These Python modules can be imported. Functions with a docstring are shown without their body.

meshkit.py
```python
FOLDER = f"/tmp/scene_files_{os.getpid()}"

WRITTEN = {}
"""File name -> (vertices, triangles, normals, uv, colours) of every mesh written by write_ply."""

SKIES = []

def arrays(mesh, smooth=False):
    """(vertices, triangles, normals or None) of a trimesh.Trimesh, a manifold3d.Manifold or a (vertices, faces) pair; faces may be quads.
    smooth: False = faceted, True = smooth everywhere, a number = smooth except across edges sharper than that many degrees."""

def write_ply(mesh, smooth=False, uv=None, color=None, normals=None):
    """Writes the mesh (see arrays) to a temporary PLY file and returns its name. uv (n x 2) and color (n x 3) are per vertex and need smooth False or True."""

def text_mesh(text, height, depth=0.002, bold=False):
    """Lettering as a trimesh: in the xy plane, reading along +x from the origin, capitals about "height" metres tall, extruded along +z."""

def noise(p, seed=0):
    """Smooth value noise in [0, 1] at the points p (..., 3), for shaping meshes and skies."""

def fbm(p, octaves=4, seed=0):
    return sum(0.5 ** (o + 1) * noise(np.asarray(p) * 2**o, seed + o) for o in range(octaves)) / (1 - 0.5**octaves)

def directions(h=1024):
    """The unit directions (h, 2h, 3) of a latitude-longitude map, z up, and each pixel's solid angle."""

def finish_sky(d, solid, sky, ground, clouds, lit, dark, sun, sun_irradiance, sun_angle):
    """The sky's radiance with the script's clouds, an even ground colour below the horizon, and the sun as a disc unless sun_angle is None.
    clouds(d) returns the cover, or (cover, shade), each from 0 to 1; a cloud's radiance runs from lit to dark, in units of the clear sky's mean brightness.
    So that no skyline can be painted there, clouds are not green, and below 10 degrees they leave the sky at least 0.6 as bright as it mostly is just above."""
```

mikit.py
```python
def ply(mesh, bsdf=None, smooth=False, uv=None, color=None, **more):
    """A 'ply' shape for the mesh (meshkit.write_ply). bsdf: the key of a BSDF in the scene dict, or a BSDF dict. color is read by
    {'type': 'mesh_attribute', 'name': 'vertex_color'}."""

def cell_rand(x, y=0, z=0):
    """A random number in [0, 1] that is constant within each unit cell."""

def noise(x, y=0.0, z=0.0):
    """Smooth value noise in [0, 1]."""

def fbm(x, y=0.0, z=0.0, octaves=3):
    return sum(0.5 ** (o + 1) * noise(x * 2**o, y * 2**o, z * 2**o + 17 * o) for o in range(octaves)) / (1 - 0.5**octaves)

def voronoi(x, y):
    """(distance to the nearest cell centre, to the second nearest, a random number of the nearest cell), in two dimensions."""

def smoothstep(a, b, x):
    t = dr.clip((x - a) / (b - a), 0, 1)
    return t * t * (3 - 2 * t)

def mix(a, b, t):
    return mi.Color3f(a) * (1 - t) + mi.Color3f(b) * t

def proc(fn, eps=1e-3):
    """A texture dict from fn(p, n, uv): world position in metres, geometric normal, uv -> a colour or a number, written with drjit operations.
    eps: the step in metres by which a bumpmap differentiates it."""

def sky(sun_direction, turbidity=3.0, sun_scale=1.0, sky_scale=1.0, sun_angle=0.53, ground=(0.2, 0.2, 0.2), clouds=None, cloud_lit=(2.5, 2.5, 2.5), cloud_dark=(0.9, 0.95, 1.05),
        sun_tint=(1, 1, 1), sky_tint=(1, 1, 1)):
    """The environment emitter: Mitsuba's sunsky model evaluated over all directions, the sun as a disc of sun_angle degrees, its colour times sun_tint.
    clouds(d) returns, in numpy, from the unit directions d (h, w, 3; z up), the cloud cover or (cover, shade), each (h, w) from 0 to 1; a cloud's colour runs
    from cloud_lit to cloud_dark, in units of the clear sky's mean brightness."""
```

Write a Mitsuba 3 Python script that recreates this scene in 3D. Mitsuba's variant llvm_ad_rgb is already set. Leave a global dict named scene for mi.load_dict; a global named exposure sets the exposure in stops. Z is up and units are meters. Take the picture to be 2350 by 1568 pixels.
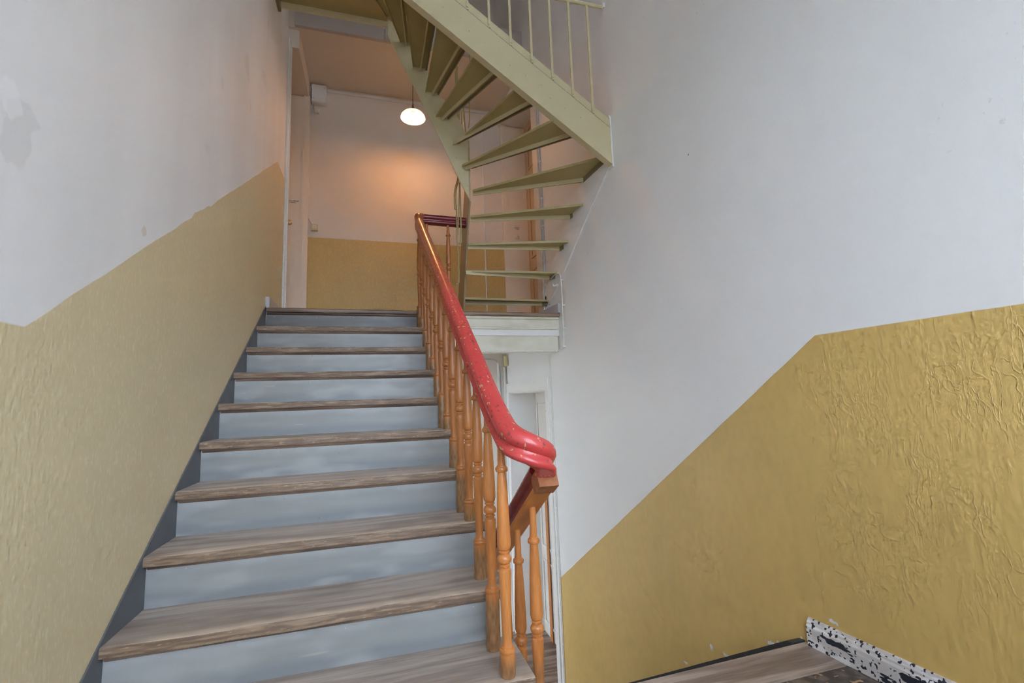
import math, random
import numpy as np, trimesh, shapely
from shapely.geometry import Polygon, box as sbox
import drjit as dr, mitsuba as mi, mikit
from mikit import noise, fbm, smoothstep, mix, proc
T = mi.ScalarTransform4f
random.seed(4); rng = np.random.default_rng(4)

# ------------------------------------------------------------------ camera, sky, exposure
RISE, GO = 0.19, 0.2700737
CAM = np.array([0.80782641, -1.5964983, 0.90246623])
W_ = np.array([-0.1317743, -0.2863948, -0.0180536])
def rotm(w):
    th = np.linalg.norm(w); k = w / th
    K = np.array([[0, -k[2], k[1]], [k[2], 0, -k[0]], [-k[1], k[0], 0]])
    return np.eye(3) + math.sin(th) * K + (1 - math.cos(th)) * K @ K
R_ = rotm(W_) @ np.array([[1, 0, 0], [0, 0, -1], [0, 1, 0.0]])      # rows: right, down, forward
M = np.eye(4); M[:3, 0] = -R_[0]; M[:3, 1] = -R_[1]; M[:3, 2] = R_[2]; M[:3, 3] = CAM
scene, labels = {'type': 'scene'}, {}
scene['camera'] = {'type': 'perspective', 'fov': 2 * math.degrees(math.atan(1175 / 1079.534)), 'fov_axis': 'x',
                   'to_world': T(M.tolist()), 'near_clip': 0.05, 'far_clip': 100.0}
def overcast(d):
    n = d[..., 2]
    return 0.82 + 0.1 * np.sin(5 * d[..., 0]) * np.cos(4 * n)
scene['sky'] = mikit.sky([0.5, -0.25, 0.83], turbidity=4.0, sun_scale=0.0, sky_scale=1.0, ground=(0.22, 0.22, 0.21), clouds=overcast,
                         cloud_lit=(1.46, 1.62, 1.84), cloud_dark=(0.96, 1.05, 1.16))
exposure = 5.53
LAMP = 6.6

# ------------------------------------------------------------------ helpers
def add(key, mesh, mat, smooth=False, label=None, cat=None, group=None, kind=None, **kw):
    base, n = key, 0
    while key in scene:
        n += 1; key = f'{base}_{n:03d}'
    scene[key] = mikit.ply(mesh, mat, smooth=smooth, **kw)
    tag(key, label, cat, group, kind)
    return key
def tag(key, label=None, cat=None, group=None, kind=None):
    d = {k: v for k, v in (('label', label), ('category', cat), ('group', group), ('kind', kind)) if v}
    if d: labels[key] = {**labels.get(key, {}), **d}
def inst(key, ply, **tw):
    base, n = key, 0
    while key in scene:
        n += 1; key = f'{base}_{n:03d}'
    scene[key] = {**ply, **tw}
    return key
cat_ = trimesh.util.concatenate
def bx(x0, x1, y0, y1, z0, z1):
    b = trimesh.creation.box((abs(x1 - x0), abs(y1 - y0), abs(z1 - z0)))
    b.apply_translation(((x0 + x1) / 2, (y0 + y1) / 2, (z0 + z1) / 2)); return b
def hexa(p):                                                        # 8 corners: bottom ring of four, then top ring
    f = [[0, 3, 2, 1], [4, 5, 6, 7], [0, 1, 5, 4], [1, 2, 6, 5], [2, 3, 7, 6], [3, 0, 4, 7]]
    m = trimesh.Trimesh(np.array(p, float), [t for q in f for t in ([q[0], q[1], q[2]], [q[0], q[2], q[3]])], process=False)
    m.fix_normals(); return m
def prism(poly, lo, hi, fn):                                        # shapely polygon extruded lo..hi; fn maps (a, b, c) arrays -> xyz
    m = trimesh.creation.extrude_polygon(poly, 1.0, engine='earcut')
    v = m.vertices
    m.vertices = np.stack(fn(v[:, 0], v[:, 1], lo + (hi - lo) * v[:, 2]), 1)
    m.fix_normals(); return m
def tube(pts, r, n=8, caps=True):
    P = np.array(pts, float); N = len(P)
    t = np.gradient(P, axis=0); t /= np.linalg.norm(t, axis=1, keepdims=True)
    a = np.cross(t[0], [0.3, 0.5, 0.81]); a /= np.linalg.norm(a)
    rr = np.broadcast_to(r, N); V = []; ang = np.arange(n) * 2 * np.pi / n
    for i in range(N):
        a = a - t[i] * (a @ t[i]); a /= np.linalg.norm(a); b = np.cross(t[i], a)
        V.append(P[i] + rr[i] * (np.cos(ang)[:, None] * a + np.sin(ang)[:, None] * b))
    V = np.vstack(V); F = []
    for i in range(N - 1):
        for j in range(n):
            p, q = i * n + j, i * n + (j + 1) % n
            F += [[p, q, q + n], [p, q + n, p + n]]
    if caps:
        V = np.vstack([V, P[0], P[-1]]); c0, c1 = len(V) - 2, len(V) - 1
        for j in range(n):
            F += [[c0, (j + 1) % n, j], [c1, (N - 1) * n + j, (N - 1) * n + (j + 1) % n]]
    return trimesh.Trimesh(V, F, process=False)
def spline(pts, n):
    from scipy.interpolate import CubicSpline, PchipInterpolator
    P = np.array(pts, float); s = np.r_[0, np.cumsum(np.linalg.norm(np.diff(P, axis=0), axis=1))]
    return PchipInterpolator(s, P)(np.linspace(0, s[-1], n))
def sweep(path, prof, ups=None):                                    # closed profile (u sideways to the right of travel, w up)
    P = np.array(path, float); N, n = len(P), len(prof)
    t = np.gradient(P, axis=0); t /= np.linalg.norm(t, axis=1, keepdims=True)
    V = []
    for i in range(N):
        s = np.cross(t[i], [0, 0, 1.0]); s /= np.linalg.norm(s); u = np.cross(s, t[i])
        V.append(P[i] + prof[:, :1] * s + prof[:, 1:] * u)
    V = np.vstack(V); F = []
    for i in range(N - 1):
        for j in range(n):
            p, q = i * n + j, i * n + (j + 1) % n
            F += [[p, q, q + n], [p, q + n, p + n]]
    V = np.vstack([V, P[0], P[-1]]); c0, c1 = len(V) - 2, len(V) - 1
    for j in range(n):
        F += [[c0, (j + 1) % n, j], [c1, (N - 1) * n + j, (N - 1) * n + (j + 1) % n]]
    m = trimesh.Trimesh(V, F, process=False); m.fix_normals(); return m
def lathe(prof, n=20):
    return trimesh.creation.revolve(np.array(prof, float), sections=n)
def rbox(x0, x1, y0, y1, z0, z1, c=0.004):                          # box with chamfered edges
    h = np.array([abs(x1 - x0), abs(y1 - y0), abs(z1 - z0)]) / 2; c = min(c, *(h * .9))
    P = [s * (h - c * np.array(m)) for s in np.array(np.meshgrid([-1, 1], [-1, 1], [-1, 1])).T.reshape(-1, 3) for m in ((0, 1, 1), (1, 0, 1), (1, 1, 0))]
    m = trimesh.convex.convex_hull(np.array(P)); m.apply_translation(((x0 + x1) / 2, (y0 + y1) / 2, (z0 + z1) / 2)); return m
def XR(y): return 2.6421774 - 0.0646821 * np.asarray(y, float)      # the right wall is not quite square to the stairs

# ------------------------------------------------------------------ materials
def P(base, rough=0.5, spec=0.5, metal=0.0, coat=0.0, coat_gloss=0.9, **kw):
    d = {'type': 'principled', 'base_color': proc(base) if callable(base) else {'type': 'rgb', 'value': list(base)},
         'roughness': proc(rough) if callable(rough) else rough, 'specular': spec, 'metallic': metal, **kw}
    if coat: d.update(clearcoat=coat, clearcoat_gloss=coat_gloss)
    return d
def mat(name, bsdf, bump=None, eps=1e-3, scale=1.0):
    if bump is not None:
        bsdf = {'type': 'bumpmap', 'arbitrary': proc(bump, eps), 'scale': scale, 'bsdf': bsdf}
    scene[name] = {'type': 'twosided', 'bsdf': bsdf}
def c3(v): return mi.Color3f(*v)
WHITE = (0.72, 0.715, 0.70)
GOLD = (0.575, 0.395, 0.132)
def blob(a, b, a0, b0, ra, rb, n):                                  # 1 inside a ragged patch
    d = dr.sqrt(dr.square((a - a0) / ra) + dr.square((b - b0) / rb))
    return 1 - smoothstep(0.75, 1.05, d + (n - .5) * 1.9)
def right_dado(p):
    line = 1.14 - 0.685 * dr.maximum(0, p.y + 0.029) + (noise(p.y * 9, p.z * 3) - .5) * 0.004
    return smoothstep(-0.002, 0.002, line - p.z) * dr.select((p.z > 1.6) & (p.y > 1.0), 0.0, 1.0)
def right_wall_col(p, n, uv):
    g = right_dado(p)
    big = fbm(p.y * 1.7, p.z * 1.3, 3.0, 3); fine = noise(p.y * 40, p.z * 25)
    w = c3(WHITE) * (0.95 + 0.07 * big)
    w = mix(w, (0.52, 0.51, 0.50), 0.5 * smoothstep(.80, .9, fbm(p.y * 60 + 3, p.z * 45)) * smoothstep(.6, .8, noise(p.y * 2.5, p.z * 2.2)))
    w = mix(w, (.2, .2, .2), blob(p.y, p.z, .62, 2.32, .006, .006, .5))
    go = c3(GOLD) * (0.86 + 0.2 * big + 0.06 * fine)
    go = mix(go, (0.34, 0.23, 0.07), 0.22 * smoothstep(0.62, 0.9, fbm(p.y * 5, p.z * 5, 9)) * smoothstep(-.75, -.1, -(p.z + .68 * p.y)))
    nf = fbm(p.y * 130, p.z * 130, 1)
    fl = 0.0
    for (a, b, ra, rb) in ((.775, -.477, .012, .016), (.668, -.471, .02, .012), (.368, -.28, .022, .012), (.04, -.052, .016, .008), (.33, -.255, .008, .006), (.222, -.2, .008, .008), (.20, -.18, .006, .005), (1.0, -.66, .02, .006)):
        fl = dr.maximum(fl, blob(p.y, p.z, a, b, ra, rb, nf))
    go = mix(go, (0.66, 0.65, 0.64), fl)
    crack = (1 - smoothstep(0.0, 0.0028, dr.abs(p.z + 0.44 - 0.55 * (p.y - 1.3) - .02 * noise(p.y * 30)))) * smoothstep(1.15, 1.2, p.y) * (1 - smoothstep(1.4, 1.45, p.y))
    go = mix(go, (.2, .13, .03), crack * .4)
    return mix(w, go, g)
def right_wall_bump(p, n, uv):
    g = right_dado(p)
    a = fbm(p.y * 60, p.z * 17, 0, 2)
    w1 = fbm(p.y * 46 + 2.5 * noise(p.z * 22, p.y * 14), p.z * 22, 5, 2); w2 = fbm(p.y * 70, p.z * 22, 11, 2)
    where = smoothstep(.28, .52, fbm(p.y * 3.3, p.z * 3.1, 2))
    ridge = (1 - smoothstep(0.0, 0.06, dr.abs(w1 - 0.5))) * where * smoothstep(.15, .5, noise(p.y * 15, p.z * 9, 3)) + .8 * (1 - smoothstep(0.0, 0.05, dr.abs(w2 - 0.5))) * smoothstep(.3, .5, fbm(p.y * 4.1, p.z * 2.5, 7)) * smoothstep(.25, .55, noise(p.y * 19, p.z * 11, 8))
    patch = smoothstep(.5, .7, noise(p.y * 4.1 + 7, p.z * 3.7)) * fbm(p.y * 60, p.z * 60, 4, 2)
    cover = smoothstep(2.3, 0.6, p.y)
    return g * cover * (0.0018 * a + 0.0015 * ridge + 0.0024 * patch + .0009 * noise(p.y * 150, p.z * 38)) + g * 0.0005 * noise(p.y * 70, p.z * 30) + (1 - g) * 0.0006 * fbm(p.y * 18, p.z * 12, 1)
mat('m_wall_right', P(right_wall_col, lambda p, n, uv: 0.62 - 0.24 * right_dado(p), 0.5), right_wall_bump, 8e-4)
def left_dado(p):
    line = 1.13 + 0.6725 * dr.clip(p.y + 0.17, 0, 2.935)
    rag = (noise(p.y * 18, 1) - .4) * 0.03 * smoothstep(.8, .9, p.y) * (1 - smoothstep(1.2, 1.3, p.y))
    return smoothstep(-0.003, 0.003, line + (noise(p.y * 12, 5) - .5) * 0.006 + rag - p.z)
def left_wall_col(p, n, uv):
    g = left_dado(p)
    big = fbm(p.y * 1.9, p.z * 1.4, 3.0, 3)
    streak = fbm(p.y * 6, p.z * 0.7, 8, 3)
    w = c3(WHITE) * (0.90 + 0.12 * big) * (0.93 + 0.10 * streak)
    nf = fbm(p.y * 16, p.z * 14, 1)
    w = mix(w, (0.46, 0.455, 0.44), 0.28 * blob(p.y, p.z, -.25, 1.58, .055, .09, nf))
    w = mix(w, (0.80, 0.80, 0.80), 0.45 * blob(p.y, p.z, -.29, 1.66, .03, .05, nf))
    w = mix(w, (0.55, 0.47, 0.38), 0.6 * blob(p.y, p.z, .398, 1.583, .018, .02, fbm(p.y * 60, p.z * 60)))
    w = mix(w, (0.52, 0.51, 0.49), 0.35 * smoothstep(.74, .86, fbm(p.y * 5, p.z * 4, 6)))
    go = c3((.585, .495, .30)) * (0.93 + 0.12 * big)
    go = mix(go, (.68, .62, .43), .42 * smoothstep(.5, .95, fbm(p.y * 190, p.z * 60, 2, 2)))
    go = mix(go, (.75, .7, .6), blob(p.y, p.z, .50, .33, .006, .04, .5))
    return mix(w, go, g)
def left_wall_bump(p, n, uv):
    g = left_dado(p)
    return g * (0.0020 * fbm(p.y * 130, p.z * 50, 2, 2)) + (1 - g) * 0.0012 * fbm(p.y * 12, p.z * 5, 1)
mat('m_wall_left', P(left_wall_col, lambda p, n, uv: 0.62 - 0.14 * left_dado(p), 0.9), left_wall_bump, 1e-3)
def back_wall_col(p, n, uv):
    g = smoothstep(-.002, .002, 2.85 - p.z) * dr.select(p.z > 1.6, 1.0, 0.0)
    big = fbm(p.x * 1.9, p.z * 1.4, 3.0, 3)
    go = c3(GOLD) * (0.85 + 0.2 * big)
    go = mix(go, (.64, .54, .32), .42 * smoothstep(.5, .9, fbm(p.x * 170, p.z * 55, 2, 2)))
    return mix(c3((.70, .64, .57)) * (.95 + .06 * big), go, g)
def back_wall_bump(p, n, uv):
    g = smoothstep(-.002, .002, 2.85 - p.z) * dr.select(p.z > 1.6, 1.0, 0.0)
    return g * (0.0018 * fbm(p.x * 140, p.z * 50, 2, 2)) + (1 - g) * 0.0005 * fbm(p.x * 12, p.z * 9, 1)
mat('m_wall_back', P(back_wall_col, lambda p, n, uv: .68 - .26 * smoothstep(-.002, .002, 2.85 - p.z), 0.4), back_wall_bump, 1e-3)
mat('m_white', P(lambda p, n, uv: c3(WHITE) * (.94 + .08 * fbm(p.x * 2, p.y * 2, p.z * 2)), .6, .4))
mat('m_ceiling', P((.66, .575, .48), .8, .2))
def trim_col(p, n, uv):
    k = smoothstep(.72, .8, fbm(p.x * 60, p.y * 60, p.z * 30))
    return mix((.70, .695, .66), (.40, .38, .34), k * .6)
mat('m_trim', P(trim_col, .35, .5))
mat('m_hall', P(lambda p, n, uv: c3((.66, .575, .48)) * (.94 + .08 * fbm(p.x * 2, p.y * 2, p.z * 2)), .55, .4))
mat('m_beam', P((.46, .405, .37), .6, .4))  # shade on the edge board put into its grey
mat('m_jamb', P(lambda p, n, uv: c3((.78, .675, .55)) * (.94 + .1 * fbm(p.x * 5, p.y * 5, p.z * 1.5)), .45, .5))
mat('m_cream', P(lambda p, n, uv: c3((.62, .585, .53)) * (.94 + .1 * fbm(p.x * 5, p.y * 5, p.z * 1.5)), .4, .5))
mat('m_fascia', P(lambda p, n, uv: mix((.66, .635, .53), (.50, .46, .33), .55 * smoothstep(.5, .8, fbm(p.x * 4, p.y * 9, p.z * 6)) + .25 * noise(p.x * 20, p.z * 30)), .4, .5))
def wood_grain(p, a, s=1.0):                                        # grain that runs along x
    q = p.y * 34 * s + 1.2 * fbm(p.x * 1.6, p.y * 7, p.z * 7, 2) * 5
    rings = fbm(p.x * 2.2, q, p.z * 20, 2)
    fine = noise(p.x * 14, p.y * 420, p.z * 260)
    return rings, fine
def tread_col(p, n, uv):
    r, f = wood_grain(p, 0)
    loc = p.y - dr.floor(p.z / RISE + .5) * GO                        # metres behind this tread's nosing
    base = mix((.275, .228, .194), (.39, .335, .287), smoothstep(.2, .78, r))
    base = base * (.82 + .30 * f)
    base = mix(base, (.17, .13, .10), .5 * smoothstep(.52, .75, fbm(p.x * 3 + p.z * 11, p.y * 6, 4)))
    lit = (1 - smoothstep(.006, .062, loc + .03 * (fbm(p.x * 7, p.z * 9) - .5))) * smoothstep(.03, .2, p.x)  # paler band worn along the front edge of the tread
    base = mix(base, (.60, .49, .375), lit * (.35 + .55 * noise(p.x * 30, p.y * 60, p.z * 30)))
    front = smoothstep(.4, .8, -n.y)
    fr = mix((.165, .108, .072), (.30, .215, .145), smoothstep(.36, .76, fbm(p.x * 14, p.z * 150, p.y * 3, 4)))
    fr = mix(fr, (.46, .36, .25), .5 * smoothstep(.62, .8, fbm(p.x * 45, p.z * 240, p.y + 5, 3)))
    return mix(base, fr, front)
mat('m_tread', P(tread_col, lambda p, n, uv: .42 + .2 * noise(p.x * 20, p.y * 30), .45), lambda p, n, uv: .0006 * noise(p.x * 12, p.y * 300, p.z * 200) + .0012 * fbm(p.x * 5, p.y * 20, p.z * 30, 2))
def landing_wood(p, n, uv):
    r, f = wood_grain(p, 0)
    b = mix((.20, .15, .12), (.40, .33, .28), smoothstep(.3, .7, r)) * (.8 + .35 * f)
    return mix(b, (.13, .095, .07), .4 * smoothstep(.55, .8, fbm(p.x * 4, p.y * 12, 2)))
mat('m_board', P(landing_wood, .5, .4), lambda p, n, uv: .0006 * noise(p.x * 12, p.y * 300, p.z * 200))
def nosing_col(p, n, uv):
    r, f = wood_grain(p, 0)
    return mix((.11, .07, .05), (.27, .19, .14), smoothstep(.3, .7, r)) * (.8 + .4 * f)
mat('m_nosing', P(nosing_col, .38, .5))
def riser_col(p, n, uv):
    zz = p.z / RISE; loc = (zz - dr.floor(zz)) * RISE
    b = c3((.278, .294, .292)) * (.84 + .3 * fbm(p.x * 3, p.z * 26, p.y * 5))
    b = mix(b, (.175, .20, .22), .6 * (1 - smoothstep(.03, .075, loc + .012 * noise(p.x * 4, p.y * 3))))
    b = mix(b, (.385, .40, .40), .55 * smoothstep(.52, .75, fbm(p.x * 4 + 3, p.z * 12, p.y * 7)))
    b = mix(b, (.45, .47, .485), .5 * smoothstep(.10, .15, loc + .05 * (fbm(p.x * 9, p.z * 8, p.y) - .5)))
    sc = smoothstep(.70, .80, fbm(p.x * 5, p.z * 55, p.y * 3)) * smoothstep(.55, .7, noise(p.x * 3 + p.y * 7, p.y * 5))
    b = mix(b, (.46, .45, .38), sc * .7)
    b = b * (1 - .42 * smoothstep(1.50, 1.53, p.z) - .14 * smoothstep(1.31, 1.34, p.z))  # daylight falloff up the flight, painted into the top risers
    b = mix(b, (.10, .11, .12), .4 * smoothstep(.80, .86, fbm(p.x * 60, p.z * 60, p.y)))
    return b
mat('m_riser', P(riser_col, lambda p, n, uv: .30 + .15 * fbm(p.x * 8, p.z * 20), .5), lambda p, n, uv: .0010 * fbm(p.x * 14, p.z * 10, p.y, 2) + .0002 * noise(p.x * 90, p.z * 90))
mat('m_string', P(lambda p, n, uv: mix((.080, .090, .098), (.12, .13, .14), fbm(p.y * 8, p.z * 8)), .5, .4))
mat('m_black', P((.030, .033, .037), .45, .4))
mat('m_lino', P(lambda p, n, uv: mix(mix((.055, .048, .042), (.13, .105, .085), smoothstep(.4, .75, fbm(p.x * 22, p.y * 22, 3, 4))), (.34, .2, .11), smoothstep(.72, .78, fbm(p.x * 38, p.y * 38, 1, 2))), .55, .4))
def chipped(p, n, uv):
    s = p.z
    d1 = smoothstep(.585, .61, fbm(p.y * 13, p.z * 38, 2, 5) + .11 * smoothstep(-.05, -.3, p.y) + .07 * (1 - smoothstep(.0, .02, dr.abs(s + .128 + .05 * smoothstep(.1, -.3, p.y)))) - .035 - .22 * smoothstep(-.112, -.10, s))
    d2 = smoothstep(.69, .71, fbm(p.y * 90, p.z * 90, 3, 2))
    b = mix((.60, .60, .615), (.70, .70, .68), noise(p.y * 3, p.z * 40))
    b = mix(b, (.40, .36, .33), .6 * smoothstep(.5, .62, fbm(p.y * 9, p.z * 20, 7)))
    return mix(b, (.018, .022, .035), dr.maximum(d1, d2))
mat('m_chipped', P(chipped, .4, .5))
def baluster_col(p, n, uv):
    g = fbm(p.x * 30, p.y * 30, p.z * 5, 3); f = noise(p.x * 300, p.y * 300, p.z * 30)
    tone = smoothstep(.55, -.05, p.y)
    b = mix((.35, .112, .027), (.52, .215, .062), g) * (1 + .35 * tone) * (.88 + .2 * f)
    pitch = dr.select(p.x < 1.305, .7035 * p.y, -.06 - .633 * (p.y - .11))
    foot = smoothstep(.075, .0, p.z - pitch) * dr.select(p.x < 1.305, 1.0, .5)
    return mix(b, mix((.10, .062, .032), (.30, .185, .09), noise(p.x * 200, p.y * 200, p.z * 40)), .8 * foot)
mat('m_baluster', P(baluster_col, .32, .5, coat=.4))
def rail_col(p, n, uv):
    up = smoothstep(.8, 1.5, p.y + .5 * (fbm(p.x * 20, p.y * 5, p.z * 5) - .5))
    red = mix((.47, .036, .038), (.56, .066, .062), fbm(p.x * 9, p.y * 9, p.z * 9))
    old = mix((.30, .062, .02), (.42, .12, .04), fbm(p.x * 30, p.y * 8, p.z * 8))
    b = mix(red, old, up)
    k = fbm(p.x * 120, p.y * 60, p.z * 60, 4)
    ch = smoothstep(.675, .695, k + .05 * (noise(p.y * 7, p.z * 7) - .5))
    b = mix(b, (.52, .30, .17), ch * .9)
    dk = smoothstep(.70, .72, fbm(p.x * 110 + 9, p.y * 55, p.z * 55, 4))
    return mix(b, (.20, .045, .035), dk * .85)
mat('m_rail', P(rail_col, lambda p, n, uv: .24 + .12 * fbm(p.x * 40, p.y * 20, p.z * 20), .5, coat=.7, coat_gloss=.93), lambda p, n, uv: -.0006 * smoothstep(.675, .695, fbm(p.x * 120, p.y * 60, p.z * 60, 4)) + .0008 * noise(p.x * 22, p.y * 22, p.z * 22))
mat('m_rail_dark', P(lambda p, n, uv: mix((.14, .008, .013), (.22, .016, .022), fbm(p.x * 12, p.y * 12, p.z * 12)), .22, .5, coat=.6))
mat('m_rail_wood', P(lambda p, n, uv: mix((.42, .14, .03), (.62, .24, .065), fbm(p.x * 30, p.y * 6, p.z * 9)), .3, .5, coat=.5))
mat('m_block', P(lambda p, n, uv: mix((.18, .055, .02), (.42, .16, .06), fbm(p.x * 40, p.y * 40, p.z * 40)), .35, .5))
def steel_col(p, n, uv):
    b = mix((.55, .48, .285), (.61, .54, .33), fbm(p.x * 3, p.y * 3, p.z * 3))
    return mix(b, (.66, .64, .55), .7 * smoothstep(.78, .82, fbm(p.x * 30, p.y * 30, p.z * 30)) * smoothstep(.6, .75, noise(p.x * 3, p.y * 3, p.z * 3)))
mat('m_steel', P(steel_col, .38, .5), lambda p, n, uv: .0008 * fbm(p.x * 18, p.y * 18, p.z * 18, 2))
mat('m_steel_tread', P(lambda p, n, uv: mix((.34, .275, .112), (.40, .33, .15), fbm(p.x * 4, p.y * 4, p.z * 4)), .42, .5))
mat('m_steel_leg', P((.31, .245, .14), .42, .5))
mat('m_steel_edge', P((.20, .175, .10), .45, .5))
mat('m_plastic', P((.66, .62, .52), .35, .5))
mat('m_ivory', P((.60, .52, .28), .35, .5))
mat('m_grey', P((.45, .46, .47), .35, .5))
mat('m_dark', P((.03, .025, .02), .5, .4))
mat('m_ink', P((.03, .035, .10), .5, .3))
mat('m_door', P(lambda p, n, uv: c3((.52, .40, .27)) * (.93 + .12 * fbm(p.x * 4, p.y * 4, p.z)), .4, .5))
mat('m_orange_wood', P((.44, .17, .05), .4, .5))
mat('m_cord', P((.10, .05, .03), .5, .4))
mat('m_brass', P((.7, .5, .25), .3, .5, metal=1.0))

# ------------------------------------------------------------------ the setting
Y0, YB, ZT = -2.45, 4.0, 6.6
wl = Polygon([(Y0, -1.9), (3.13, -1.9), (3.13, 4.72), (3.13, ZT), (Y0, ZT)])
add('wall_left', prism(wl, -.30, -.012, lambda a, b, c: (c, a, b)), 'm_wall_left', label='tall left stairwell wall, white above and gold painted dado following the stairs', kind='structure')
hl = Polygon([(3.132, 4.52), (3.93, 4.52), (3.93, 1.6), (YB, 1.6), (YB, ZT), (3.132, ZT)])
add('wall_hall_left', prism(hl, -.40, .085, lambda a, b, c: (c, a, b)), 'm_hall', label='left hall wall on the upper landing with a deep doorway in it', kind='structure')
wr = Polygon([(Y0, -2.0), (2.80, -2.0), (2.80, 1.0), (3.97, 1.0), (3.97, 1.60), (2.86, 1.60), (2.86, 4.52), (YB, 4.52), (YB, ZT), (Y0, ZT)])
add('wall_right', prism(wr, 0.0, .48, lambda a, b, c: (XR(a) + c, a, b)), 'm_wall_right', label='tall right stairwell wall, white above a stepped gold painted dado', kind='structure')
wb = Polygon([(-.5, -2.0), (3.1, -2.0), (3.1, ZT), (-.5, ZT)])
add('wall_back', prism(wb, YB, YB + .2, lambda a, b, c: (a, c, b)), 'm_wall_back', label='back wall of the hall, white over a gold textured dado', kind='structure')
front = Polygon([(-.5, -2.0), (3.1, -2.0), (3.1, ZT), (-.5, ZT)], [[(.25, .70), (2.35, .70), (2.35, 3.15), (.25, 3.15)][::-1], [(.6, 4.2), (2.05, 4.2), (2.05, 5.45), (.6, 5.45)][::-1]])  # upper opening is added to brighten the upper stairwell
add('wall_front', prism(front, Y0 - .28, Y0, lambda a, b, c: (a, c, b)), 'm_white', label='street side wall with a wide window opening behind the camera and an added upper one for light', kind='structure')
for k, (z0, z1, wa, wb_) in enumerate(((.70, 3.15, .25, 2.35), (4.2, 5.45, .6, 2.05))):
    wm = (wa + wb_) / 2
    fr = sbox(wa, z0, wb_, z1).difference(sbox(wa + .06, z0 + .06, wm - .03, z1 - .06)).difference(sbox(wm + .03, z0 + .06, wb_ - .06, z1 - .06))
    add(f'window_{k+1}', prism(fr, Y0 - .2, Y0 - .14, lambda a, b, c: (a, c, b)), 'm_trim', label=('lower', 'added_upper')[k] + ' white two-light window frame in the street wall', kind='structure')
add('ceiling', bx(-.5, 3.1, Y0 - .3, YB + .2, ZT, ZT + .1), 'm_ceiling', label='ceiling over the whole stairwell', kind='structure')
add('ceiling_hall', bx(-.40, 2.9, 3.10, YB, 4.72, 5.0), 'm_ceiling', label='white ceiling of the hall under the next floor', kind='structure')
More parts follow.
